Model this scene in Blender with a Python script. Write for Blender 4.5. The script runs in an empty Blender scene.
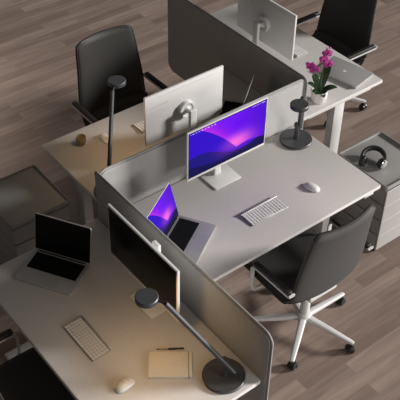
import bpy, bmesh, math, random
from mathutils import Vector, Matrix
random.seed(7)
S = bpy.context.scene
C = S.collection
PI = math.pi
H = 0.72            # desk top height
L = 1.59            # distance between the two end panels

# ------------------------------------------------------------------ camera
cam = bpy.data.cameras.new('camera'); cam.sensor_width = 36; cam.lens = 79.9
co = bpy.data.objects.new('camera', cam); C.objects.link(co)
co.location = (-1.9326, -3.3456, 3.5237 + H)
co.rotation_euler = (0.8461, -0.0146, -0.6613)
S.camera = co
# ------------------------------------------------------------------ world, light, exposure
w = bpy.data.worlds.new('world'); S.world = w; w.use_nodes = True
bg = w.node_tree.nodes['Background']
bg.inputs[0].default_value = (1.0, 0.955, 0.92, 1); bg.inputs[1].default_value = 0.085
sd = bpy.data.lights.new('daylight', 'SUN'); sd.energy = 5.2; sd.angle = math.radians(10); sd.color = (1, .96, .925)
so = bpy.data.objects.new('daylight', sd); C.objects.link(so); so.location = (6, -4, 4)
so.rotation_euler = Vector((-1.0, .60, -.43)).to_track_quat('-Z', 'Y').to_euler()
sb = bpy.data.lights.new('softbox', 'AREA'); sb.shape = 'RECTANGLE'; sb.size, sb.size_y = 3.0, 2.0; sb.energy = 190; sb.color = (1, .96, .92)
sbo = bpy.data.objects.new('softbox', sb); C.objects.link(sbo); sbo.location = (2.0, -6.6, 2.3)
sbo.rotation_euler = (Vector((.9, -.3, .8)) - sbo.location).to_track_quat('-Z', 'Y').to_euler()
cl = bpy.data.lights.new('floor_fill', 'AREA'); cl.shape = 'SQUARE'; cl.size = .9; cl.energy = 10; cl.color = (1, .95, .9); cl.spread = math.radians(66)  # added fill light, no real fixture: brightens the upper-left floor
clo = bpy.data.objects.new('floor_fill', cl); C.objects.link(clo); clo.location = (-.40, 2.35, 2.3)
S.view_settings.view_transform = 'Standard'; S.view_settings.look = 'None'
S.view_settings.gamma = 1; S.view_settings.use_curve_mapping = False
S.view_settings.exposure = 0.0

# ------------------------------------------------------------------ materials
def mat(name, col, rough=.5, metal=0, emis=None, es=0, noise=0, nscale=200, bump=0, spec=.5, stretch=None):
    m = bpy.data.materials.new(name); m.use_nodes = True
    nt = m.node_tree; b = nt.nodes['Principled BSDF']
    b.inputs['Base Color'].default_value = (*col, 1); b.inputs['Roughness'].default_value = rough
    b.inputs['Metallic'].default_value = metal; b.inputs['Specular IOR Level'].default_value = spec
    if emis: b.inputs['Emission Color'].default_value = (*emis, 1); b.inputs['Emission Strength'].default_value = es
    if noise or bump:
        tc = nt.nodes.new('ShaderNodeTexCoord'); mp = nt.nodes.new('ShaderNodeMapping')
        if stretch: mp.inputs['Scale'].default_value = stretch
        nz = nt.nodes.new('ShaderNodeTexNoise'); nz.inputs['Scale'].default_value = nscale; nz.inputs['Detail'].default_value = 4
        nt.links.new(tc.outputs['Object'], mp.inputs[0]); nt.links.new(mp.outputs[0], nz.inputs['Vector'])
        if noise:
            r = nt.nodes.new('ShaderNodeValToRGB'); e = r.color_ramp.elements
            e[0].position = .3; e[1].position = .7
            e[0].color = (*[c * (1 - noise) for c in col], 1); e[1].color = (*[min(1, c * (1 + noise)) for c in col], 1)
            nt.links.new(nz.outputs['Fac'], r.inputs[0]); nt.links.new(r.outputs[0], b.inputs['Base Color'])
        if bump:
            bp = nt.nodes.new('ShaderNodeBump'); bp.inputs['Strength'].default_value = bump; bp.inputs['Distance'].default_value = .002
            nt.links.new(nz.outputs['Fac'], bp.inputs['Height']); nt.links.new(bp.outputs[0], b.inputs['Normal'])
    return m
M = {
 'top': mat('desk_laminate', (.50, .48, .465), .5, noise=.03, nscale=60),
 'topedge': mat('white_edge', (.62, .61, .595), .45),
 'steel': mat('white_powder_coat', (.56, .555, .545), .4, noise=.02, nscale=300),
 'felt': mat('grey_felt', (.36, .355, .35), .95, noise=.28, nscale=260, bump=.5, spec=.1),
 'felttrim': mat('grey_felt_edge', (.30, .295, .29), .9, noise=.2, nscale=300, bump=.3, spec=.1),
 'leather': mat('charcoal_leather', (.030, .029, .028), .55, noise=.2, nscale=350, bump=.25, spec=.35),
 'shell': mat('grey_upholstery', (.062, .060, .059), .6, noise=.2, nscale=350, bump=.25, spec=.3),
 'black': mat('black_plastic', (.012, .012, .012), .4),
 'pad': mat('black_pad', (.014, .013, .013), .5, noise=.1),
 'alu': mat('aluminium', (.42, .417, .415), .42, .5, noise=.02, nscale=400),
 'alu_dark': mat('dark_aluminium', (.30, .30, .305), .4, .5, noise=.02, nscale=400),
 'monwhite': mat('white_monitor_plastic', (.60, .595, .585), .42, noise=.015, nscale=300),
 'mongrey': mat('pale_grey_plastic', (.48, .48, .48), .5),
 'offscreen': mat('dark_screen_glass', (.004, .004, .004), .3, spec=.12),
 'lamp': mat('graphite_metal', (.075, .077, .083), .42, .35, noise=.06, nscale=300),
 'diffuser': mat('warm_diffuser', (.9, .8, .6), .5, emis=(1, .66, .33), es=3),
 'diffoff': mat('diffuser_off', (.8, .78, .74), .5),
 'keys': mat('white_keys', (.66, .65, .64), .5),
 'whiteplastic': mat('glossy_white', (.68, .67, .66), .3),
 'tray': mat('grey_tray', (.29, .286, .278), .55, noise=.03, nscale=150),
 'drawer': mat('pale_drawer', (.37, .362, .352), .5, noise=.02, nscale=200),
 'gap': mat('dark_carcass', (.03, .029, .028), .7),
 'pot': mat('white_ceramic', (.66, .65, .63), .3, noise=.02),
 'soil': mat('bark_soil', (.03, .02, .014), .95, noise=.5, nscale=90, bump=1),
 'leaf': mat('orchid_leaf', (.018, .045, .014), .35, noise=.3, nscale=30),
 'stem': mat('orchid_stem', (.05, .09, .025), .5, noise=.2, nscale=60),
 'petal': mat('magenta_petal', (.60, .065, .40), .5, noise=.35, nscale=60),
 'lip': mat('dark_petal_lip', (.22, .005, .10), .5, noise=.2, nscale=90),
 'cup': mat('tan_ceramic', (.30, .24, .15), .5, noise=.25, nscale=35),
 'cupin': mat('cup_inside', (.22, .15, .08), .5, noise=.1),
 'lapkeys': mat('matte_black_keys', (.007, .007, .007), .75, spec=.08),
 'paper': mat('cream_cover', (.60, .56, .48), .75, noise=.05, nscale=90),
 'pages': mat('page_block', (.72, .69, .62), .9, noise=.15, nscale=40, stretch=(1, 1, 60)),
 'band': mat('elastic_band', (.28, .25, .21), .8),
 'chrome': mat('chrome', (.7, .7, .7), .15, 1),
}
# ---- small node-expression helper for the screen picture
class X:
    def __init__(s, nt, sock): s.nt = nt; s.s = sock
    def op(s, o, b=None):
        n = s.nt.nodes.new('ShaderNodeMath'); n.operation = o; s.nt.links.new(s.s, n.inputs[0])
        if isinstance(b, X): s.nt.links.new(b.s, n.inputs[1])
        elif b is not None: n.inputs[1].default_value = b
        return X(s.nt, n.outputs[0])
    def __add__(s, b): return s.op('ADD', b)
    def __sub__(s, b): return s.op('SUBTRACT', b)
    def __mul__(s, b): return s.op('MULTIPLY', b)
def screen_mat():
    m = bpy.data.materials.new('glowing_wave_wallpaper'); m.use_nodes = True
    nt = m.node_tree; b = nt.nodes['Principled BSDF']
    b.inputs['Base Color'].default_value = (.004, .004, .005, 1); b.inputs['Roughness'].default_value = .5; b.inputs['Specular IOR Level'].default_value = .02
    uv = nt.nodes.new('ShaderNodeUVMap'); sp = nt.nodes.new('ShaderNodeSeparateXYZ'); nt.links.new(uv.outputs[0], sp.inputs[0])
    u, v = X(nt, sp.outputs[0]), X(nt, sp.outputs[1])
    ridge = (u * -.75 + 1.10 - u * u * 1.12).op('MAXIMUM', (u * 9 + 1.0).op('SINE') * .04 + .20)
    d = v - ridge
    above = (d * 60).op('MAXIMUM', 0).op('MINIMUM', 1)
    ridge2 = (u * 6.5 + .6).op('SINE') * .10 + .36 - u * .2
    w2 = ((v - ridge2) * 50).op('MAXIMUM', 0).op('MINIMUM', 1)
    ridge3 = (u * 5.0 + 2.6).op('SINE') * .08 + .17
    w3 = ((v - ridge3) * 50).op('MAXIMUM', 0).op('MINIMUM', 1)
    du, dv = (u - .60), (v - .34)
    glow = ((du * du * 34 + dv * dv * 42) * -1).op('EXPONENT') * (above * .75 + .22)
    edge = (d.op('ABSOLUTE') * -6).op('EXPONENT') * above * (u * -1.0 + 1.05)
    right = (u - .55).op('MAXIMUM', 0) * 1.6
    def mix(f, a, c):
        n = nt.nodes.new('ShaderNodeMix'); n.data_type = 'RGBA'; n.clamp_factor = True
        nt.links.new(f.s, n.inputs[0])
        for k, q in ((6, a), (7, c)):
            if isinstance(q, tuple): n.inputs[k].default_value = (*q, 1)
            else: nt.links.new(q, n.inputs[k])
        return n.outputs[2]
    low = mix(w2, mix(w3, (.004, .003, .07), (.010, .005, .20)), (.030, .001, .56))
    up = mix(right, (.14, .002, .86), (.045, .001, .50))
    up = mix(edge, up, (.62, .03, .72))
    col = mix(above, low, up)
    col = mix(glow * .95, col, (1.0, .16, .72))
    nt.links.new(col, b.inputs['Emission Color']); b.inputs['Emission Strength'].default_value = 1.05
    return m
M['screen'] = screen_mat()
M['menu'] = mat('screen_text', (.2, .2, .2), .5, emis=(.8, .6, 1), es=.7)

def floor_mat():
    m = bpy.data.materials.new('oak_planks'); m.use_nodes = True
    nt = m.node_tree; b = nt.nodes['Principled BSDF']; N = nt.nodes.new; K = nt.links.new
    tc = N('ShaderNodeTexCoord')
    br = N('ShaderNodeTexBrick'); br.offset = .37; br.offset_frequency = 2; br.squash = 1
    br.inputs['Scale'].default_value = 1; br.inputs['Brick Width'].default_value = .85; br.inputs['Row Height'].default_value = .092
    br.inputs['Mortar Size'].default_value = .0004; br.inputs['Bias'].default_value = 0
    br.inputs['Color1'].default_value = (0, 0, 0, 1); br.inputs['Color2'].default_value = (1, 1, 1, 1); br.inputs['Mortar'].default_value = (.25, .25, .25, 1)
    K(tc.outputs['Object'], br.inputs['Vector'])
    mp = N('ShaderNodeMapping'); mp.inputs['Scale'].default_value = (1.3, 16, 1)
    add = N('ShaderNodeVectorMath'); add.operation = 'ADD'
    sc = N('ShaderNodeVectorMath'); sc.operation = 'SCALE'; sc.inputs['Scale'].default_value = 7.3
    K(br.outputs['Color'], sc.inputs[0]); K(tc.outputs['Object'], add.inputs[0]); K(sc.outputs[0], add.inputs[1]); K(add.outputs[0], mp.inputs[0])
    nz = N('ShaderNodeTexNoise'); nz.inputs['Scale'].default_value = 1.6; nz.inputs['Detail'].default_value = 7; nz.inputs['Roughness'].default_value = .6; nz.inputs['Distortion'].default_value = .6
    K(mp.outputs[0], nz.inputs['Vector'])
    r1 = N('ShaderNodeValToRGB'); e = r1.color_ramp.elements
    e[0].position = 0; e[0].color = (.195, .145, .120, 1); e[1].position = 1; e[1].color = (.305, .240, .205, 1)
    x = r1.color_ramp.elements.new(.5); x.color = (.242, .186, .157, 1)
    K(br.outputs['Color'], r1.inputs[0])
    r2 = N('ShaderNodeValToRGB'); e = r2.color_ramp.elements
    e[0].position = .3; e[0].color = (.78, .75, .73, 1); e[1].position = .68; e[1].color = (1.14, 1.13, 1.12, 1)
    K(nz.outputs['Fac'], r2.inputs[0])
    mu = N('ShaderNodeMix'); mu.data_type = 'RGBA'; mu.blend_type = 'MULTIPLY'; mu.inputs[0].default_value = 1
    K(r1.outputs[0], mu.inputs[6]); K(r2.outputs[0], mu.inputs[7])
    K(mu.outputs[2], b.inputs['Base Color'])
    b.inputs['Roughness'].default_value = .55; b.inputs['Specular IOR Level'].default_value = .3
    return m
M['floor'] = floor_mat()

# ------------------------------------------------------------------ object helpers
def thing(name, label, cat, loc=(0, 0, 0), rotz=0, group=None):
    o = bpy.data.objects.new(name, None); o.empty_display_size = .05; C.objects.link(o)
    o.location = loc; o.rotation_euler = (0, 0, rotz); o['label'] = label; o['category'] = cat
    if group: o['group'] = group
    return o
def obj(name, bm, m, parent=None, smooth=40, label=None):
    bmesh.ops.recalc_face_normals(bm, faces=bm.faces[:])
    me = bpy.data.meshes.new(name); bm.to_mesh(me); bm.free()
    for p in me.polygons: p.use_smooth = True
    if smooth is not None: me.set_sharp_from_angle(angle=math.radians(smooth))
    me.materials.append(m)
    o = bpy.data.objects.new(name, me); C.objects.link(o)
    if parent: o.parent = parent
    if label: o['label'] = label
    return o
def dup(o, parent=None):
    kids = list(o.children)
    c = o.copy(); C.objects.link(c)
    if parent: c.parent = parent
    for k in kids: dup(k, c)
    return c
def place(root, loc, rotz, label, group=None):
    r = dup(root); r.location = loc; r.rotation_euler = (0, 0, rotz); r['label'] = label
    if group: r['group'] = group
    return r
def merge(bm, sub, mtx=None):
    if mtx is not None: bmesh.ops.transform(sub, matrix=mtx, verts=sub.verts[:])
    me = bpy.data.meshes.new('t'); sub.to_mesh(me); sub.free(); bm.from_mesh(me); bpy.data.meshes.remove(me)
def rot(ax, a, at=(0, 0, 0)):
    return Matrix.Translation(at) @ Matrix.Rotation(a, 4, ax) @ Matrix.Translation(-Vector(at))
def box(bm, c, s, b=.003, seg=2, mtx=None):
    t = bmesh.new(); bmesh.ops.create_cube(t, size=1)
    for v in t.verts: v.co = Vector((v.co.x * s[0] + c[0], v.co.y * s[1] + c[1], v.co.z * s[2] + c[2]))
    if b: bmesh.ops.bevel(t, geom=t.edges[:], offset=min(b, min(s) * .45), segments=seg, affect='EDGES', profile=.5)
    merge(bm, t, mtx)
def rrect(w, d, r, n=6):
    pts = []
    for cx, cy, a0 in ((w/2-r, d/2-r, 0), (-w/2+r, d/2-r, 90), (-w/2+r, -d/2+r, 180), (w/2-r, -d/2+r, 270)):
        for i in range(n + 1):
            a = math.radians(a0 + 90 * i / n); pts.append((cx + r * math.cos(a), cy + r * math.sin(a)))
    return pts
def prism(bm, pts, z0, z1, b=.002, seg=2, mtx=None, c=(0, 0)):
    t = bmesh.new(); vs = [t.verts.new((x + c[0], y + c[1], z0)) for x, y in pts]
    f = t.faces.new(vs); g = bmesh.ops.extrude_face_region(t, geom=[f])
    bmesh.ops.translate(t, vec=(0, 0, z1 - z0), verts=[v for v in g['geom'] if isinstance(v, bmesh.types.BMVert)])
    if b:
        ed = [e for e in t.edges if abs(e.verts[0].co.z - e.verts[1].co.z) < 1e-6]
        bmesh.ops.bevel(t, geom=ed, offset=b, segments=seg, affect='EDGES', profile=.5)
    merge(bm, t, mtx)
def lathe(bm, prof, n=28, mtx=None):
    t = bmesh.new(); rings = []
    for r, z in prof:
        if r < 1e-5: rings.append([t.verts.new((0, 0, z))])
        else: rings.append([t.verts.new((r * math.cos(2*PI*i/n), r * math.sin(2*PI*i/n), z)) for i in range(n)])
    for a, b in zip(rings, rings[1:]):
        for i in range(n):
            j = (i + 1) % n
            if len(a) == 1 and len(b) > 1: t.faces.new((a[0], b[i], b[j]))
            elif len(b) == 1 and len(a) > 1: t.faces.new((a[i], a[j], b[0]))
            elif len(a) > 1: t.faces.new((a[i], a[j], b[j], b[i]))
    merge(bm, t, mtx)
def sweep(bm, pts, sec, closed=False, scales=None, up=(0, 0, 1)):
    """sweep a closed 2-D section along points"""
    pts = [Vector(p) for p in pts]; n = len(pts); rings = []; U = Vector(up); prev = None
    for i, p in enumerate(pts):
        if closed: t = pts[(i+1) % n] - pts[i-1]
        else: t = pts[min(i+1, n-1)] - pts[max(i-1, 0)]
        t.normalize(); s = t.cross(U)
        if s.length < .05: s = prev if prev else t.orthogonal()
        s = (s - t * s.dot(t)).normalized()
        if prev and s.dot(prev) < 0: s = -s
        prev = s; q = s.cross(t); k = scales[i] if scales else 1
        rings.append([bm.verts.new(p + s * a * k + q * c * k) for a, c in sec])
    m = len(sec)
    for i in range(n if closed else n - 1):
        A, B = rings[i], rings[(i+1) % n]
        for j in range(m): bm.faces.new((A[j], A[(j+1) % m], B[(j+1) % m], B[j]))
    if not closed: bm.faces.new(rings[0]); bm.faces.new(rings[-1][::-1])
def circ(r, n=10): return [(r*math.cos(2*PI*i/n), r*math.sin(2*PI*i/n)) for i in range(n)]
def tube(bm, pts, r, n=10, closed=False, scales=None): sweep(bm, pts, circ(r, n), closed, scales)
def rod(bm, a, b, r0, r1=None, n=18, bev=.002):
    r1 = r0 if r1 is None else r1; a, b = Vector(a), Vector(b); h = (b - a).length
    q = (b - a).to_track_quat('Z', 'Y').to_matrix().to_4x4()
    lathe(bm, [(0, 0), (r0 - bev, 0), (r0, bev), (r1, h - bev), (r1 - bev, h), (0, h)], n, Matrix.Translation(a) @ q)
B = bmesh.new

# ------------------------------------------------------------------ setting
bm = B(); bmesh.ops.create_grid(bm, x_segments=1, y_segments=1, size=9)
fl = obj('floor', bm, M['floor']); fl['kind'] = 'structure'; fl['label'] = 'brown grey oak plank floor'

# ------------------------------------------------------------------ felt panels
def panel(label, p0, p1, z0, z1, r0, r1, t=.022):
    """upright felt screen from p0 to p1; r0 / r1: corner radii at each end"""
    p0, p1 = Vector((*p0, 0)), Vector((*p1, 0)); ln = (p1 - p0).length
    o = thing('privacy_panel', label, 'desk partition', ((p0.x+p1.x)/2, (p0.y+p1.y)/2, 0), math.atan2(p1.y-p0.y, p1.x-p0.x), None)
    pts = []
    h = z1 - z0; zc = (z0 + z1) / 2
    for sx, sz, r, a0 in ((1, 1, r1, 0), (-1, 1, r0, 90), (-1, -1, r0, 180), (1, -1, r1, 270)):
        for i in range(9):
            a = math.radians(a0 + 90*i/8); pts.append((sx*(ln/2-r) + r*math.cos(a), zc + sz*(h/2-r) + r*math.sin(a)))
    b = B(); mt = Matrix.Rotation(PI/2, 4, 'X')
    prism(b, pts, -t/2, t/2, b=.002, mtx=mt)
    obj('felt_board', b, M['felt'], o)
    b = B(); sec = [(x, y) for x, y in rrect(t + .006, .010, .004, 3)]
    sweep(b, [(x, 0, z) for x, z in pts], sec, closed=True, up=(0, 1, 0))
    # section's first axis must lie across the board: rotate by construction (tangent x up = in-plane normal)
    obj('edge_trim', b, M['felttrim'], o)
    return o
panel('grey felt screen standing between the two back-to-back desks, behind the purple-lit monitor', (.019, 0), (L - .019, 0), H - .30, H + .324, .035, .035)
panel('grey felt screen running to the bottom edge, behind the black-screened monitor', (0, -1.481), (0, .012), H - .36, H + .324, .05, .012)
panel('dark grey felt screen at the top, in front of the desk with the orchid', (L, -.012), (L, 1.481), H - .36, H + .324, .03, .06)

# ------------------------------------------------------------------ desks
def desk(label, cx, cy, rz, W, D=.770, control=False):
    o = thing('standing_desk', label, 'desk', (cx, cy, 0), rz)
    b = B(); prism(b, rrect(W, D, .008, 3), H - .026, H, b=.0025)
    top = obj('tabletop', b, M['top'], o)
    b = B(); prism(b, rrect(W + .003, D + .003, .009, 3), H - .024, H - .003, b=.001); obj('edge_band', b, M['topedge'], top)
    for s in (-1, 1):
        x = s * (W/2 - .062)
        b = B(); box(b, (x, 0, .37), (.065, .095, .66), .004)
        lg = obj('leg', b, M['steel'], o)
        b = B(); box(b, (x, 0, .16), (.052, .08, .26), .003); 
        b.free()
        b = B(); box(b, (x, 0, .022), (.078, .68, .036), .008, 3); obj('foot', b, M['steel'], lg)
        b = B(); box(b, (x + s*.012, 0, H - .045), (.05, .60, .036), .004); obj('side_bracket', b, M['steel'], o)
    for yy in (-.16, .16):
        b = B(); box(b, (0, yy, H - .045), (W - .2, .04, .034), .003); obj('crossbeam', b, M['steel'], o)
    if control:
        b = B(); box(b, (W/2 - .10, -D/2 + .022, H - .034), (.075, .05, .014), .003); cp = obj('control_panel', b, M['whiteplastic'], o, label='small white height control with buttons')
        for k in (-1, 0, 1):
            b = B(); box(b, (W/2 - .10 + k*.022, -D/2 - .004, H - .034), (.013, .004, .008), .001); obj('button', b, M['alu_dark'], cp)
    return o
desk('white desk with the purple-lit monitor, white keyboard and mouse', .7705, -.409, 0, 1.511, control=True)
desk('desk at upper left under a graphite lamp, holding the tan cup', .8195, .409, PI, 1.511)
desk('desk at lower left with the notebook, white mouse and black-screened monitor', -.409, -.7305, -PI/2, 1.461)
desk('white desk at upper right holding the orchid and the closed laptop', L + .409, .7305, PI/2, 1.461)

# ------------------------------------------------------------------ chairs
PROF = [(.325, .452, .245), (.315, .466, .25), (.28, .474, .256), (.20, .474, .262), (.10, .470, .266), (.0, .466, .268), (-.06, .467, .268),
        (-.105, .476, .267), (-.135, .496, .266), (-.152, .525, .265)]
PROF2 = [(-.152, .525, .265), (-.160, .56, .265), (-.168, .62, .264), (-.178, .70, .259), (-.188, .78, .251), (-.199, .86, .241), (-.211, .94, .234), (-.222, 1.0, .228), (-.228, 1.03, .225), (-.232, 1.055, .223)]
def interp(P, n):
    P = [Vector(p) for p in P]; d = [0]
    for a, b in zip(P, P[1:]): d.append(d[-1] + (b.xy - a.xy).length)
    out = []
    for i in range(n + 1):
        t = d[-1] * i / n
        for k in range(len(d) - 1):
            if t <= d[k+1] + 1e-9:
                f = (t - d[k]) / (d[k+1] - d[k]); out.append((P[k].lerp(P[k+1], f), t, d[-1])); break
    return out
def shell(P, n, th, taper, kind):
    rows = interp(P, n); ns = 22; b = B()
    ss = [math.sin(PI/2 * (-1 + 2*i/ns)) for i in range(ns + 1)]
    mid = []; E = []
    for (p, t, T) in rows:
        end = t if taper == 'start' else T - t
        wd = p.z; r = .035
        if end < r: wd = wd - r + math.sqrt(max(0, r*r - (r-end)**2))
        e_t = math.sqrt(min(1, max(0, 1 - (1 - end/.02)**2))) if end < .02 else 1
        row = []
        for s in ss:
            if kind == 'seat':
                k = max(0, min(1, (-.03 - p.x) / .12)); dy = .045*s*s*k; dz = .012*s**4*(1-k)
            else: dy = .034*s*s; dz = 0
            row.append(Vector((s*wd, p.x + dy, p.y + dz)))
        mid.append(row); E.append([e_t*math.sqrt(max(0, 1 - abs(s)**7)) for s in ss])
    N = len(mid)
    F, K = [], []
    for i in range(N):
        f, k = [], []
        for j in range(ns + 1):
            a = mid[min(i+1, N-1)][j] - mid[max(i-1, 0)][j]; c = mid[i][min(j+1, ns)] - mid[i][max(j-1, 0)]
            nn = c.cross(a); nn = nn.normalized() if nn.length > 1e-9 else Vector((0, 0, 1))
            f.append(b.verts.new(mid[i][j] + nn*th/2*E[i][j])); k.append(b.verts.new(mid[i][j] - nn*th/2*E[i][j]))
        F.append(f); K.append(k)
    for i in range(N-1):
        for j in range(ns):
            b.faces.new((F[i][j], F[i][j+1], F[i+1][j+1], F[i+1][j])); b.faces.new((K[i][j], K[i+1][j], K[i+1][j+1], K[i][j+1]))
    for i in range(N-1):
        for j in (0, ns): b.faces.new((F[i][j], F[i+1][j], K[i+1][j], K[i][j]))
    for i in (0, N-1):
        for j in range(ns): b.faces.new((F[i][j], F[i][j+1], K[i][j+1], K[i][j]))
    bmesh.ops.remove_doubles(b, verts=b.verts[:], dist=.0004)
    return b, mid
def make_chair(label):
    o = thing('office_chair', label, 'office chair', (0, 0, 0), 0)
    b, mid = shell(PROF, 22, .06, 'start', 'seat'); obj('seat', b, M['leather'], o, 60)
    b = B(); rim = [r[0] for r in mid] ; tube(b, [p + Vector((0, 0, -.004)) for p in [r[0] for r in mid[::-1]] + mid[0][2:-2:3] + [r[-1] for r in mid]], .010, 8); obj('piping', b, M['pad'], o.children[0])
    b, mid = shell([(y + .007, z, q - .004) for y, z, q in PROF2], 26, .026, 'end', 'back'); bk = obj('backrest', b, M['leather'], o, 60)
    b, mid = shell([(y - .011, z, q) for y, z, q in PROF2], 26, .026, 'end', 'back'); obj('back_shell', b, M['shell'], o, 60, label='mid grey outer back')
    b, mid = shell(PROF2, 26, .042, 'end', 'back'); b.free()
    b = B(); tube(b, [r[0] for r in mid] + mid[-1][2:-2:2] + [r[-1] for r in mid[::-1]], .010, 8); obj('piping', b, M['pad'], bk)
    b = B(); box(b, (0, -.0, .422), (.22, .26, .04), .012, 3); obj('tilt_mechanism', b, M['steel'], o)
    for s in (-1, 1):
        x = s*.308
        path = [(-.166, .640), (-.164, .630), (-.155, .625), (.11, .625), (.140, .619), (.158, .600), (.163, .57), (.163, .49), (.160, .45), (.15, .43)]
        b = B(); sec = rrect(.012, .042, .003, 2)
        sweep(b, [(x, y, z) for y, z in path] + [(x - s*.02, .147, .414), (x - s*.06, .147, .410), (x - s*.20, .147, .412)], sec, up=(s, 0, 0.001), scales=[1]*4 + [.95, .85, .75, .65, .6, .6, .6, .6, .6, .6])
        ar = obj('armrest', b, M['steel'], o, label='white armrest frame with a black pad')
        b = B(); prism(b, rrect(.034, .295, .010, 4), .630, .654, b=.005, seg=3, c=(x, -.005)); obj('arm_pad', b, M['pad'], ar)
    b = B(); lathe(b, [(0, .11), (.030, .11), (.030, .27), (.019, .275), (.019, .41), (0, .41)], 24); obj('gas_column', b, M['steel'], o)
    b = B(); lathe(b, [(0, .075), (.036, .075), (.044, .085), (.044, .125), (.036, .14), (0, .14)], 28)
    for k in range(5):
        a = math.radians(90 + 72*k - 18) ; d = Vector((math.cos(a), math.sin(a), 0))
        sweep(b, [d*.02 + Vector((0, 0, .108)), d*.18 + Vector((0, 0, .095)), d*.33 + Vector((0, 0, .083)), d*.345 + Vector((0, 0, .08))], rrect(.046, .036, .012, 3), scales=[1, .85, .62, .5])
    obj('star_base', b, M['steel'], o)
    for k in range(5):
        a = math.radians(90 + 72*k - 18); d = Vector((math.cos(a), math.sin(a), 0)); p = d*.335
        ang = a + [.4, 1.1, -.5, .7, .2][k]; mt = Matrix.Translation(p) @ Matrix.Rotation(ang, 4, 'Z')
        b = B(); rod(b, (0, 0, .04), (0, 0, .08), .009)
        prism(b, [(.027*math.cos(t*PI/8), .027*math.sin(t*PI/8)) for t in range(16)], -.006, .006, mtx=Matrix.Translation((-.008, 0, .036)) @ Matrix.Rotation(PI/2, 4, 'X'))
        bmesh.ops.transform(b, matrix=mt, verts=b.verts[:])
        cs = obj('caster', b, M['black'], o, label='black twin-wheel caster')
        for s in (-1, 1):
            b = B(); lathe(b, [(0, -.009), (.022, -.009), (.027, -.005), (.027, .005), (.022, .009), (.016, .009), (.014, .006), (0, .006)], 20,
                  Matrix.Translation((-.008, s*.016, .0275)) @ Matrix.Rotation(-s*PI/2, 4, 'X'))
            bmesh.ops.transform(b, matrix=mt, verts=b.verts[:]); obj('wheel', b, M['black'], cs)
    return o
ch = make_chair('charcoal office chair seen from behind, pushed under the desk with the purple-lit monitor')
ch.location = (.835, -.925, 0); ch['group'] = 'office chairs at the desks'
place(ch, (.84, 1.015, 0), PI, 'charcoal office chair facing the desk with the tan cup')
place(ch, (-.955, -.70, 0), -PI/2, 'dark office chair cut off at the bottom left corner of the photo')
place(ch, (2.615, .745, 0), PI/2, 'charcoal office chair behind the closed laptop, at the top right')

# ------------------------------------------------------------------ pedestals
def make_pedestal(label):
    o = thing('drawer_pedestal', label, 'drawer unit', (0, 0, 0), 0)
    W, D = .405, .435
    b = B(); prism(b, rrect(W-.03, D-.03, .015, 4), .058, .585, b=.002); obj('carcass', b, M['gap'], o)
    z = .060
    for k in range(4):
        b = B(); prism(b, rrect(W, D, .018, 5), z, z + .122, b=.007, seg=3); dr = obj('drawer', b, M['tray'], o)
        b = B(); prism(b, rrect(W - .002, .127, .006, 3), 0, .012, b=.005, seg=3, mtx=Matrix.Translation((0, -D/2 + .003, z + .0635)) @ Matrix.Rotation(PI/2, 4, 'X')); obj('front', b, M['drawer'], dr, label='pale drawer front'); z += .130
    b = B(); prism(b, rrect(W, D, .018, 5), .580, .597, b=.003); ty = obj('tray_top', b, M['tray'], o)
    b = B()
    for q, hh in ((rrect(W, D, .018, 5), 0), ):
        inn = rrect(W-.010, D-.010, .013, 5); n = len(q); a0 = [b.verts.new((x, y, .592)) for x, y in q]; a1 = [b.verts.new((x, y, .613)) for x, y in q]
        i0 = [b.verts.new((x, y, .592)) for x, y in inn]; i1 = [b.verts.new((x, y, .613)) for x, y in inn]
        for j in range(n):
            k = (j+1) % n
            b.faces.new((a0[j], a0[k], a1[k], a1[j])); b.faces.new((a1[j], a1[k], i1[k], i1[j])); b.faces.new((i1[j], i1[k], i0[k], i0[j])); b.faces.new((i0[j], i0[k], a0[k], a0[j]))
    obj('tray_rim', b, M['tray'], ty)
    for sx in (-1, 1):
        for sy in (-1, 1):
            b = B(); x, y = sx*(W/2-.045), sy*(D/2-.045)
            for s in (-1, 1): rod(b, (x + s*.004, y, .024), (x + s*.018, y, .024), .024, n=18)
            rod(b, (x, y, .03), (x, y, .062), .012)
            obj('caster', b, M['black'], o)
    return o
pd = make_pedestal('pale drawer unit with the black headphones on top'); pd.location = (1.845, -.54, 0)
place(pd, (-.215, .56, 0), PI, 'grey drawer unit with a bare tray top, behind the open black-screened laptop')

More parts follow.
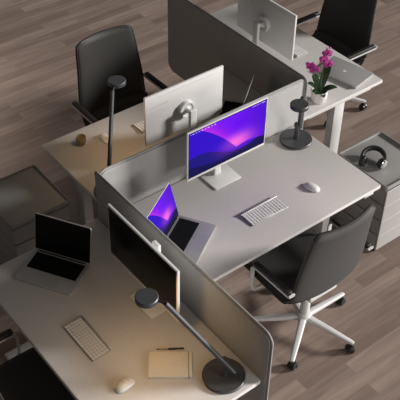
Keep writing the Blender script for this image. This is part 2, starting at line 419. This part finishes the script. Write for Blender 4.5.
# ------------------------------------------------------------------ monitors
def uvquad(name, pts, m, parent):
    me = bpy.data.meshes.new(name); me.from_pydata(pts, [], [(0, 1, 2, 3)]); l = me.uv_layers.new(name='UVMap')
    for i, q in enumerate(((0, 0), (1, 0), (1, 1), (0, 1))): l.data[i].uv = q
    me.materials.append(m); o = bpy.data.objects.new(name, me); C.objects.link(o); o.parent = parent; return o
MW, MH, MZ = .598, .355, .150
def make_monitor(label, on, ph=.345):
    # faces -Y, origin on the desk under the stand
    o = thing('monitor', label, 'monitor', (0, 0, 0), 0)
    y = -.058
    b = B(); box(b, (0, y - .004, MZ + MH/2), (MW, .016, MH), .003, 2); hs = obj('housing', b, M['monwhite'], o)
    x, z0, z1 = MW/2 - .009, MZ + .022, MZ + MH - .009
    if on:
        b = B(); box(b, (0, y - .0122, (z0+z1)/2), (2*x + .006, .0006, z1 - z0 + .006), 0); obj('bezel', b, M['offscreen'], o, label='thin black screen surround')
        x -= .0015; z0 += .0015; z1 -= .0015
        uvquad('display', [(-x, y - .0128, z0), (x, y - .0128, z0), (x, y - .0128, z1), (-x, y - .0128, z1)], M['screen'], o)
        mb = bpy.data.objects.new('menu_bar', None); C.objects.link(mb); mb.parent = o
        def item(xc, wd):
            b = B(); box(b, (xc, y - .0135, z1 - .008), (wd - .006 if wd > .01 else wd - .003, .0008, .0036), 0); obj('menu_item', b, M['menu'], mb)
        xs = -x + .008
        for wd in (.006, .018, .014, .014, .018, .014, .02, .016, .018): item(xs + wd/2, wd); xs += wd + .006
        xs = x - .010
        for wd in (.03, .006, .008, .008, .010, .008): item(xs - wd/2, wd); xs -= wd + .006
    else:
        b = B(); box(b, (0, y - .0121, (z0+z1)/2), (2*x, .0022, z1 - z0), .0005); obj('display', b, M['offscreen'], o, label='black switched-off screen')
    b = B(); y -= .008; box(b, (0, y + .0121, MZ + MH - .028), (MW*.72, .0016, .004), 0); obj('seam', b, M['mongrey'], hs); y += .008
    if on is False:
        b = B(); xx = MW/2 - .04
        for wd in (.017, .015, .009, .018, .015, .017, .012, .014):
            box(b, (xx - wd/2, y + .0042, MZ + MH - .088), (wd - .005, .0012, .013), 0); xx -= wd + .002
        obj('emblem', b, M['mongrey'], hs, label='small illegible pale grey lettering')
    zc = .312
    b = B(); lathe(b, [(0, 0), (.058, 0), (.058, .024), (.055, .027), (.044, .027), (.041, .023), (.024, .023), (.020, .028), (.014, .030), (.014, .074), (0, .074)], 36, Matrix.Translation((0, y + .004, zc)) @ Matrix.Rotation(-PI/2, 4, 'X'))
    obj('mount', b, M['monwhite'], o)
    b = B(); prism(b, rrect(.054, .024, .008, 5), .006, ph, b=.006, seg=3, c=(0, .022)); obj('stand_post', b, M['monwhite'], o)
    b = B(); prism(b, rrect(.20, .155, .006, 3), 0, .009, b=.002, c=(0, -.018)); obj('base_plate', b, M['monwhite'], o)
    return o
mo = make_monitor('white monitor showing a purple and blue wave picture', True); mo.location = (.782, -.131, H); mo['group'] = 'monitors on the desks'
m3 = make_monitor('white monitor seen from behind, beside the desk lamp on the desk with the tan cup', False); m3.location = (.785, .166, H); m3.rotation_euler.z = PI; m3['group'] = 'monitors on the desks'
m2 = make_monitor('monitor with a black screen, in front of the felt screen at lower left', False, .408); m2.location = (-.133, -.722, H); m2.rotation_euler.z = -PI/2; m2['group'] = 'monitors on the desks'
place(m3, (L + .210, .700, H), PI/2, 'white monitor seen from behind at the top, left of the orchid', 'monitors on the desks')

# ------------------------------------------------------------------ laptops
def make_laptop(label, ang, on, W=.345, D=.240):
    # front toward -Y, origin at centre of the base; ang = opening angle from closed
    o = thing('laptop', label, 'laptop', (0, 0, 0), 0)
    b = B(); prism(b, rrect(W, D, .012, 5), 0.001, .0145, b=.003, seg=2); obj('base', b, M['alu'], o)
    if ang > 5:
        b = B(); box(b, (0, .040, .0147), (W - .046, .122, .0012), 0); kw = obj('keyboard_well', b, M['lapkeys'], o)
        b = B(); kx = (W - .056) / 14
        for r in range(6):
            for c in range(14):
                if r == 0 and 3 < c < 9: continue
                box(b, (-(W-.056)/2 + kx*(c+.5), -.010 + .0197*r, .0158), (kx-.003, .0155, .0012), 0)
            if r == 0: box(b, (-(W-.056)/2 + kx*6.5, -.011, .0158), (kx*5-.003, .0155, .0012), 0)
        obj('keyboard', b, M['lapkeys'], o)
        b = B(); prism(b, rrect(.14, .078, .006, 3), .0143, .0149, b=0, c=(0, -.072)); obj('trackpad', b, M['alu'], o)
        b = B(); rod(b, (-W/2+.03, D/2-.004, .014), (W/2-.03, D/2-.004, .014), .0055, n=12); obj('hinge', b, M['black'], o)
    hy, hz = D/2 - .003, .0155
    mt = Matrix.Translation((0, hy, hz)) @ Matrix.Rotation(-math.radians(ang), 4, 'X')
    b = B(); prism(b, rrect(W, D, .012, 5), 0.0, .0055, b=.002, c=(0, -D/2)); bmesh.ops.transform(b, matrix=mt, verts=b.verts[:])
    lid = obj('lid', b, M['alu'], o)
    if ang > 5:
        x = W/2 - .005
        q = [mt @ Vector(v) for v in ((-x, -.016, -.0006), (x, -.016, -.0006), (x, -D + .005, -.0006), (-x, -D + .005, -.0006))]
        if on:
            uvquad('display', q, M['screen'], lid)
            b = B(); prism(b, rrect(W - .004, D - .006, .010, 4), -.0003, .0002, b=0, c=(0, -D/2 + .001)); bmesh.ops.transform(b, matrix=mt, verts=b.verts[:]); obj('bezel', b, M['offscreen'], lid, label='black screen surround')
        else:
            b = B(); prism(b, [(-x, -D + .005), (x, -D + .005), (x, -.010), (-x, -.010)], -.0010, .0002, b=0); bmesh.ops.transform(b, matrix=mt, verts=b.verts[:])
            obj('display', b, M['offscreen'], lid, label='black switched-off screen')
    # emblem on the lid: bitten fruit with a leaf
    b = B(); n = 28; pts = []
    for i in range(n):
        a = 2*PI*i/n; r = .0125*(1 - .10*math.cos(2*a) * 0 - .16*max(0, math.sin(a))**12 - .12*max(0, -math.sin(a))**14)
        x, y = r*math.cos(a)*.95, r*math.sin(a)
        dx, dy = x - .0155, y - .002
        dd = math.hypot(dx, dy)
        if dd < .0068: x, y = .0155 + dx/dd*.0068, .002 + dy/dd*.0068
        pts.append((x, y))
    fl = (lambda p: [(x, -D/2 - y) for x, y in p])
    prism(b, fl(pts), .0053, .0060, b=0)
    lf = [(.001 + .0022*math.cos(t) + .0035*math.sin(t), .0165 + .0022*math.sin(t) * 0 + .004*math.sin(t) ) for t in [2*PI*i/12 for i in range(12)]]
    lf = [(.0005, .0132), (.0012, .0165), (.0045, .0192), (.0038, .0158)]
    prism(b, fl(lf), .0053, .0060, b=0)
    bmesh.ops.transform(b, matrix=mt, verts=b.verts[:])
    obj('emblem', b, M['whiteplastic'], lid, label='pale bitten-fruit emblem')
    return o
def lap_at(o, hinge_c, front):
    """hinge_c: centre of hinge line on the desk; front: direction from hinge to front"""
    f = Vector((*front, 0)).normalized(); c = Vector((*hinge_c, H)) + f*.12
    o.location = c; o.rotation_euler.z = math.atan2(f.y, f.x) + PI/2
f1 = Vector((.52, -.855)); h1 = Vector((.362, -.275)) + Vector((-.855, -.52))*.1725
l1 = make_laptop('open laptop showing a purple picture, beside the felt screen', 104, True); lap_at(l1, h1, f1)
l2 = make_laptop('open laptop with a black screen at lower left', 101, False); lap_at(l2, (-.357, -.165), (-.857, -.515))
l3 = dup(l2); l3['label'] = 'open laptop mostly hidden behind the white monitor seen from behind'; lap_at(l3, (1.412 - .788*.1725, .358 - .616*.1725), (-.616, .788))
l4 = make_laptop('closed silver laptop beside the orchid', 0, False)
l4.location = (2.222, .222, H); l4.rotation_euler.z = math.atan2(.349, -.07) + PI
for q in (l1, l2, l3, l4): q['group'] = 'laptops on the desks'

# ------------------------------------------------------------------ keyboards and mice
def make_keyboard(label):
    o = thing('keyboard', label, 'keyboard', (0, 0, 0), 0)
    W, D = .279, .117
    t = [( -D/2, .002), (-D/2, .006), (D/2 - .014, .0105), (D/2 - .012, .016), (D/2 - .004, .018), (D/2, .014), (D/2, .002)]
    b = B(); A = [b.verts.new((-W/2, y, z)) for y, z in t]; Q = [b.verts.new((W/2, y, z)) for y, z in t]; n = len(t)
    for i in range(n): b.faces.new((A[i], A[(i+1) % n], Q[(i+1) % n], Q[i]))
    b.faces.new(A); b.faces.new(Q[::-1]); bmesh.ops.bevel(b, geom=b.edges[:], offset=.0008, segments=1, affect='EDGES')
    obj('base', b, M['alu'], o)
    for s in (-1, 1):
        b = B(); rod(b, (s*.11, D/2-.01, 0), (s*.11, D/2-.01, .004), .006, n=12); obj('foot', b, M['mongrey'], o)
    kb = B(); box(kb, (0, 0, 0), (.0160, .0150, .0030), .0008, 1); ko = obj('key', kb, M['keys'], o)
    sb = B(); box(sb, (0, 0, 0), (.0920, .0150, .0030), .0008, 1); so = obj('space_bar', sb, M['keys'], o)
    first = True; sl = math.atan2(.0045, D - .014)
    for r in range(6):
        y = -D/2 + .0105 + r*.0168; z = .006 + (y + D/2)*math.tan(sl) + .0013
        for c in range(14):
            x = -W/2 + .0125 + c*.01955
            if r == 0 and 3 < c < 9: continue
            k = ko if first else ko.copy()
            if not first: C.objects.link(k); k.parent = o
            first = False; k.location = (x, y, z); k.rotation_euler.x = sl
        if r == 0: so.location = (-W/2 + .0125 + 6*.01955, y, z); so.rotation_euler.x = sl
    return o
kb = make_keyboard('white keyboard in front of the purple-lit monitor'); kb.location = (.792, -.546, H); kb['group'] = 'keyboards on the desks'
place(kb, (-.558, -.733, H), -PI/2, 'pale keyboard in front of the black-screened monitor, left of the notebook', 'keyboards on the desks')
place(kb, (.792, .560, H), PI, 'keyboard corner peeking out left of the white monitor seen from behind', 'keyboards on the desks')
place(kb, (L + .55, .715, H), PI/2, 'white keyboard end showing right of the white monitor at the top', 'keyboards on the desks')
def make_mouse(label):
    o = thing('mouse', label, 'computer mouse', (0, 0, 0), 0)
    b = B(); rows = 14; ns = 12; V = []
    for i in range(rows + 1):
        s = math.sin(PI/2*(-1 + 2*i/rows)); y = s*.056; wx = .030*math.sqrt(max(0, 1 - abs(s)**3.2)); hh = .024*(1 - .55*s*s - .12*s) * (max(0, 1 - abs(s)**6))**.5
        V.append([b.verts.new((-wx*math.cos(PI*j/ns), y, .004 + hh*(math.sin(PI*j/ns))**.8)) for j in range(ns + 1)])
    for i in range(rows):
        for j in range(ns): b.faces.new((V[i][j], V[i][j+1], V[i+1][j+1], V[i+1][j]))
    for i in range(rows): b.faces.new((V[i][0], V[i+1][0], V[i+1][ns], V[i][ns]))
    bmesh.ops.remove_doubles(b, verts=b.verts[:], dist=.0003)
    obj('shell', b, M['whiteplastic'], o, 80)
    b = B(); t = B()
    prism(b, [(x*.9, y) for x, y in [(.0295*math.cos(2*PI*i/30)*1.0, .054*math.sin(2*PI*i/30)) for i in range(30)]], 0, .0065, b=.001); t.free()
    obj('base', b, M['alu_dark'], o)
    b = B(); bmesh.ops.create_uvsphere(b, u_segments=10, v_segments=8, radius=.0035); bmesh.ops.translate(b, vec=(0, .022, .0255), verts=b.verts[:]); obj('scroll_ball', b, M['alu_dark'], o)
    return o
ms = make_mouse('white mouse right of the keyboard before the purple-lit monitor'); ms.location = (1.163, -.558, H); ms.rotation_euler.z = .27; ms['group'] = 'mice on the desks'
place(ms, (-.572, -1.088, H), -PI/2 + .06, 'white mouse left of the notebook', 'mice on the desks')
place(ms, (.425, .598, H), PI - .1, 'pale mouse behind the desk lamp pole, between cup and keyboard', 'mice on the desks')

# ------------------------------------------------------------------ desk lamps
def make_lamp(label, base, head, power, rin):
    o = thing('desk_lamp', label, 'desk lamp', (base[0], base[1], H), 0)
    v = Vector((head[0]-base[0], head[1]-base[1], head[2])); ph = math.atan2(v.y, v.x); o.rotation_euler.z = ph
    hd = math.hypot(v.x, v.y); R = rin
    b = B(); lathe(b, [(0, 0), (R-.003, 0), (R, .003), (R, .014), (R-.003, .017), (0, .017)], 48); obj('base', b, M['lamp'], o)
    b = B(); prism(b, rrect(.030, .030, .008, 3), .015, .138, b=.003); obj('stand', b, M['lamp'], o)
    pv = Vector((.0, 0, .125)); hp = Vector((hd, 0, v.z)); el = hp + Vector((-.088, 0, -.004)); d = (el - pv).normalized()
    tail = pv - d*.085; tip = el
    tail.y = tip.y = .012
    b = B(); rod(b, tail, tip, .0125, n=16); ar = obj('arm', b, M['lamp'], o)
    b = B(); rod(b, (0, -.020, .122), (0, .020, .122), .014, n=18); obj('pivot', b, M['lamp'], ar)
    b = B(); rod(b, (tip - d*.004), (hp.x - .045, .004, hp.z), .0055, n=12); obj('neck', b, M['black'], ar)
    b = B(); r = .055; lathe(b, [(0, -.012), (r-.008, -.012), (r-.004, -.013), (r, -.010), (r, .010), (r-.004, .014), (0, .014)], 40, Matrix.Translation(hp)); hdob = obj('lamp_head', b, M['lamp'], o)
    b = B(); lathe(b, [(0, -.0145), (r-.010, -.0145), (r-.008, -.0125), (0, -.0125)], 40, Matrix.Translation(hp)); obj('diffuser', b, M['diffuser'] if power else M['diffoff'], hdob, label='warm glowing diffuser' if power else None)
    if power:
        ld = bpy.data.lights.new('lamp_light', 'AREA'); ld.shape = 'DISK'; ld.size = .085; ld.energy = power; ld.color = (1, .62, .28)
        lo = bpy.data.objects.new('lamp_light', ld); C.objects.link(lo); lo.parent = o; lo.location = hp + Vector((0, 0, -.017))
    return o
make_lamp('graphite lamp reaching diagonally over the notebook at the bottom', (-.155, -1.334), (-.41, -1.065, .50), 1.15, .107)
make_lamp('graphite lamp with a tall slanted pole in front of the chair at upper left', (.178, .150), (.419, .410, .55), 1.0, .107)
make_lamp('graphite lamp seen end-on, right of the purple-lit monitor', (1.410, -.146), (1.146, -.400, .53), 0, .107)

# ------------------------------------------------------------------ notebook, pen, cup
nx = Vector((.805, -.593)); ncx, ncy = -.324, -1.124
nb = thing('notebook', 'cream notebook lying between the white mouse and the lamp base', 'notebook', (ncx, ncy, H), math.atan2(nx.y, nx.x))
b = B(); prism(b, rrect(.210, .150, .003, 2), .002, .011, b=0); obj('page_block', b, M['pages'], nb)
b = B(); prism(b, rrect(.215, .156, .004, 3), .011, .013, b=.0006); obj('cover', b, M['paper'], nb)
b = B(); prism(b, rrect(.215, .156, .004, 3), 0.0003, .002, b=.0006); obj('back_cover', b, M['paper'], nb)
b = B(); box(b, (.090, 0, .0068), (.005, .159, .0136), .0004, 1); obj('elastic_band', b, M['band'], nb)
pn = thing('pen', 'dark pen lying above the notebook', 'pen', (-.264, -1.040, H), math.atan2(nx.y, nx.x) + .03)
b = B(); rod(b, (-.01, 0, .0052), (.07, 0, .0052), .005, n=12); obj('barrel', b, M['black'], pn)
b = B(); rod(b, (-.055, 0, .0052), (-.01, 0, .0052), .0042, n=12); obj('grip', b, M['cup'], pn, label='tan grip')
b = B(); rod(b, (-.07, 0, .0052), (-.055, 0, .0052), .001, .004, n=12, bev=.0004); obj('tip', b, M['chrome'], pn)
b = B(); box(b, (.045, 0, .0112), (.04, .003, .0015), .0005); obj('clip', b, M['chrome'], pn)
cp = thing('cup', 'small tan cup standing on the desk at upper left', 'cup', (.276, .652, H), 0)
b = B(); lathe(b, [(0, 0), (.022, 0), (.028, .006), (.032, .025), (.033, .056), (.032, .058), (.0305, .056), (.029, .025), (.024, .010), (0, .008)], 36); obj('body', b, M['cup'], cp)
b = B(); lathe(b, [(0, .044), (.0300, .044)], 36); obj('drink', b, M['cupin'], cp)

# ------------------------------------------------------------------ headphones
hx = Vector((1.705, -.565)); ha = math.atan2(.69, .72)
hp = thing('headphones', 'black over-ear headphones lying on the drawer unit tray', 'headphones', (1.728, -.545, .597), ha - PI/2 - .12)
pts = []
for i in range(25):
    a = PI*(-.06 + 1.12*i/24); pts.append((.076*math.cos(a), .055 + .078*math.sin(a), .028 + .030*max(0, math.sin(a))))
bb = B(); sweep(bb, pts, rrect(.020, .036, .007, 3), up=(0, 0, 1)); obj('headband', bb, M['pad'], hp)
for s in (-1, 1):
    mt = Matrix.Translation((s*.066, -.002, .043)) @ Matrix.Rotation(-.55, 4, 'Z') @ Matrix.Rotation(s*PI/2, 4, 'Y') @ Matrix.Rotation(.1, 4, 'X')
    bb = B(); lathe(bb, [(0, .014), (.026, .014), (.035, .007), (.038, -.004), (.037, -.007), (0, -.007)], 28, mt); ec = obj('ear_cup', bb, M['black'], hp)
    bb = B(); lathe(bb, [(.018, -.006), (.036, -.006), (.038, -.015), (.032, -.025), (.020, -.023), (.016, -.010)], 28, mt); obj('cushion', bb, M['pad'], ec)
    bb = B(); lathe(bb, [(0, .0150), (.020, .0155), (.026, .0148), (.031, .0112)], 28, mt); obj('cap', bb, M['chrome'] if s > 0 else M['alu_dark'], ec)
    bb = B(); tube(bb, [(s*.082, .005, .036), (s*.083, .03, .036), (s*.078, .062, .030)], .0045, 8); obj('yoke', bb, M['alu_dark'], hp)

# ------------------------------------------------------------------ orchid
pc = Vector((1.835, .088, H))
op = thing('potted_orchid', 'magenta orchid in a white pot beside the closed laptop', 'potted plant', pc, 0)
b = B(); lathe(b, [(0, 0), (.038, 0), (.046, .004), (.056, .03), (.059, .062), (.057, .088), (.055, .090), (.052, .086), (.053, .062), (.048, .03), (0, .02)], 40); obj('pot', b, M['pot'], op)
b = B(); lathe(b, [(0, .076), (.03, .075), (.0525, .070)], 32); obj('soil', b, M['soil'], op)
def leaf(ang, ln, wd, rise, droop):
    b = B(); d = Vector((math.cos(ang), math.sin(ang), 0)); s = Vector((-d.y, d.x, 0)); n = 14; V = []
    for i in range(n + 1):
        t = i/n; c = d*(ln*t*(1 - .25*rise*t)) + Vector((0, 0, .068 + rise*ln*math.sin(t*PI*.5) - droop*ln*t*t)); ww = wd*math.sin(PI*min(1, .08 + t*.92))**.6*(1 if t < .99 else .2)
        V.append([[b.verts.new(c + s*ww*q + Vector((0, 0, .22*ww*abs(q) + k))) for q in (-1, -.5, 0, .5, 1)] for k in (0, -.002)])
    for i in range(n):
        for k in (0, 1):
            for j in range(4): b.faces.new((V[i][k][j], V[i][k][j+1], V[i+1][k][j+1], V[i+1][k][j]))
        for j in (0, 4): b.faces.new((V[i][0][j], V[i+1][0][j], V[i+1][1][j], V[i][1][j]))
    obj('leaf', b, M['leaf'], op, 60)
R_ = Vector((.79, -.61, 0))        # rightwards as seen from the room's viewpoint side
for a, ln, wd, ri, dr in ((.35, .17, .029, 1.05, .10), (-.55, .135, .029, .38, .12), (2.3, .11, .024, .75, .2), (3.6, .09, .022, .55, .2), (-1.9, .085, .022, .40, .3), (1.4, .12, .026, .9, .15)):
    leaf(a, ln, wd, ri, dr)
def flower(p, face, sz, roll):
    f = bpy.data.objects
    q = Vector(face).to_track_quat('Z', 'Y').to_matrix().to_4x4(); mt = Matrix.Translation(p) @ q @ Matrix.Rotation(roll, 4, 'Z')
    b = B()
    for a, ln, wd in ((90, 1, .34), (210, .95, .34), (330, .95, .34), (15, 1.05, .55), (165, 1.05, .55)):
        t = B(); d = Vector((math.cos(math.radians(a)), math.sin(math.radians(a)), 0)); s = Vector((-d.y, d.x, 0)); n = 7; V = []
        for i in range(n + 1):
            u = i/n; ww = sz*wd*math.sin(PI*(.12 + .88*u))**.6 if u < 1 else .0006
            c = d*(sz*ln*u) + Vector((0, 0, sz*.25*u*(1 - u) * 2 - sz*.15*u + (.001 if wd > .4 else 0)))
            V.append([t.verts.new(c + s*ww*k + Vector((0, 0, -.12*ww*abs(k)))) for k in (-1, -.5, 0, .5, 1)])
        for i in range(n):
            for j in range(4): t.faces.new((V[i][j], V[i][j+1], V[i+1][j+1], V[i+1][j]))
        g = bmesh.ops.solidify(t, geom=t.faces[:], thickness=.0008)
        merge(b, t)
    bmesh.ops.transform(b, matrix=mt, verts=b.verts[:]); fo = obj('flower', b, M['petal'], op, 60)
    b = B(); lathe(b, [(0, 0), (sz*.12, sz*.08), (sz*.2, sz*.28), (sz*.1, sz*.45), (0, sz*.5)], 10, mt @ Matrix.Rotation(.6, 4, 'X')); obj('lip', b, M['lip'], fo)
def scr(dx, dz, dep=0):   # offset from the pot centre: across the view, up, and towards the viewer side
    return Vector((R_.x*dx - .61*dep, R_.y*dx - .79*dep, dz))
spikes = [([(.008, .07), (.004, .16), (.004, .24), (.012, .31), (.022, .37), (.022, .405), (.008, .43)], [((.036, .302), .035, .3), ((.006, .335), .038, -.2), ((.020, .385), .036, .1)], [(.032, .425)]),
          ([(-.012, .07), (-.030, .14), (-.050, .20), (-.062, .25), (-.078, .285), (-.098, .305), (-.110, .31)], [((-.052, .262), .037, .2), ((-.078, .280), .036, -.3)], [(-.100, .310), (-.112, .300)])]
for st, fls, buds in spikes:
    b = B(); P = [scr(x, z, .0) for x, z in st]
    tube(b, P, .0028, 8, scales=[1.2 - .1*i for i in range(len(P))]); obj('stem', b, M['stem'], op)
    for (x, z), sz, ro in fls: flower(scr(x, z, .012), (-.55 + random.uniform(-.25, .25), -.75 + random.uniform(-.2, .2), .45), sz, ro)
    for x, z in buds:
        b = B(); lathe(b, [(0, -.011), (.006, -.004), (.007, .003), (0, .012)], 10, Matrix.Translation(scr(x, z, .004)) @ Matrix.Rotation(.7, 4, 'X')); obj('bud', b, M['petal'], op)
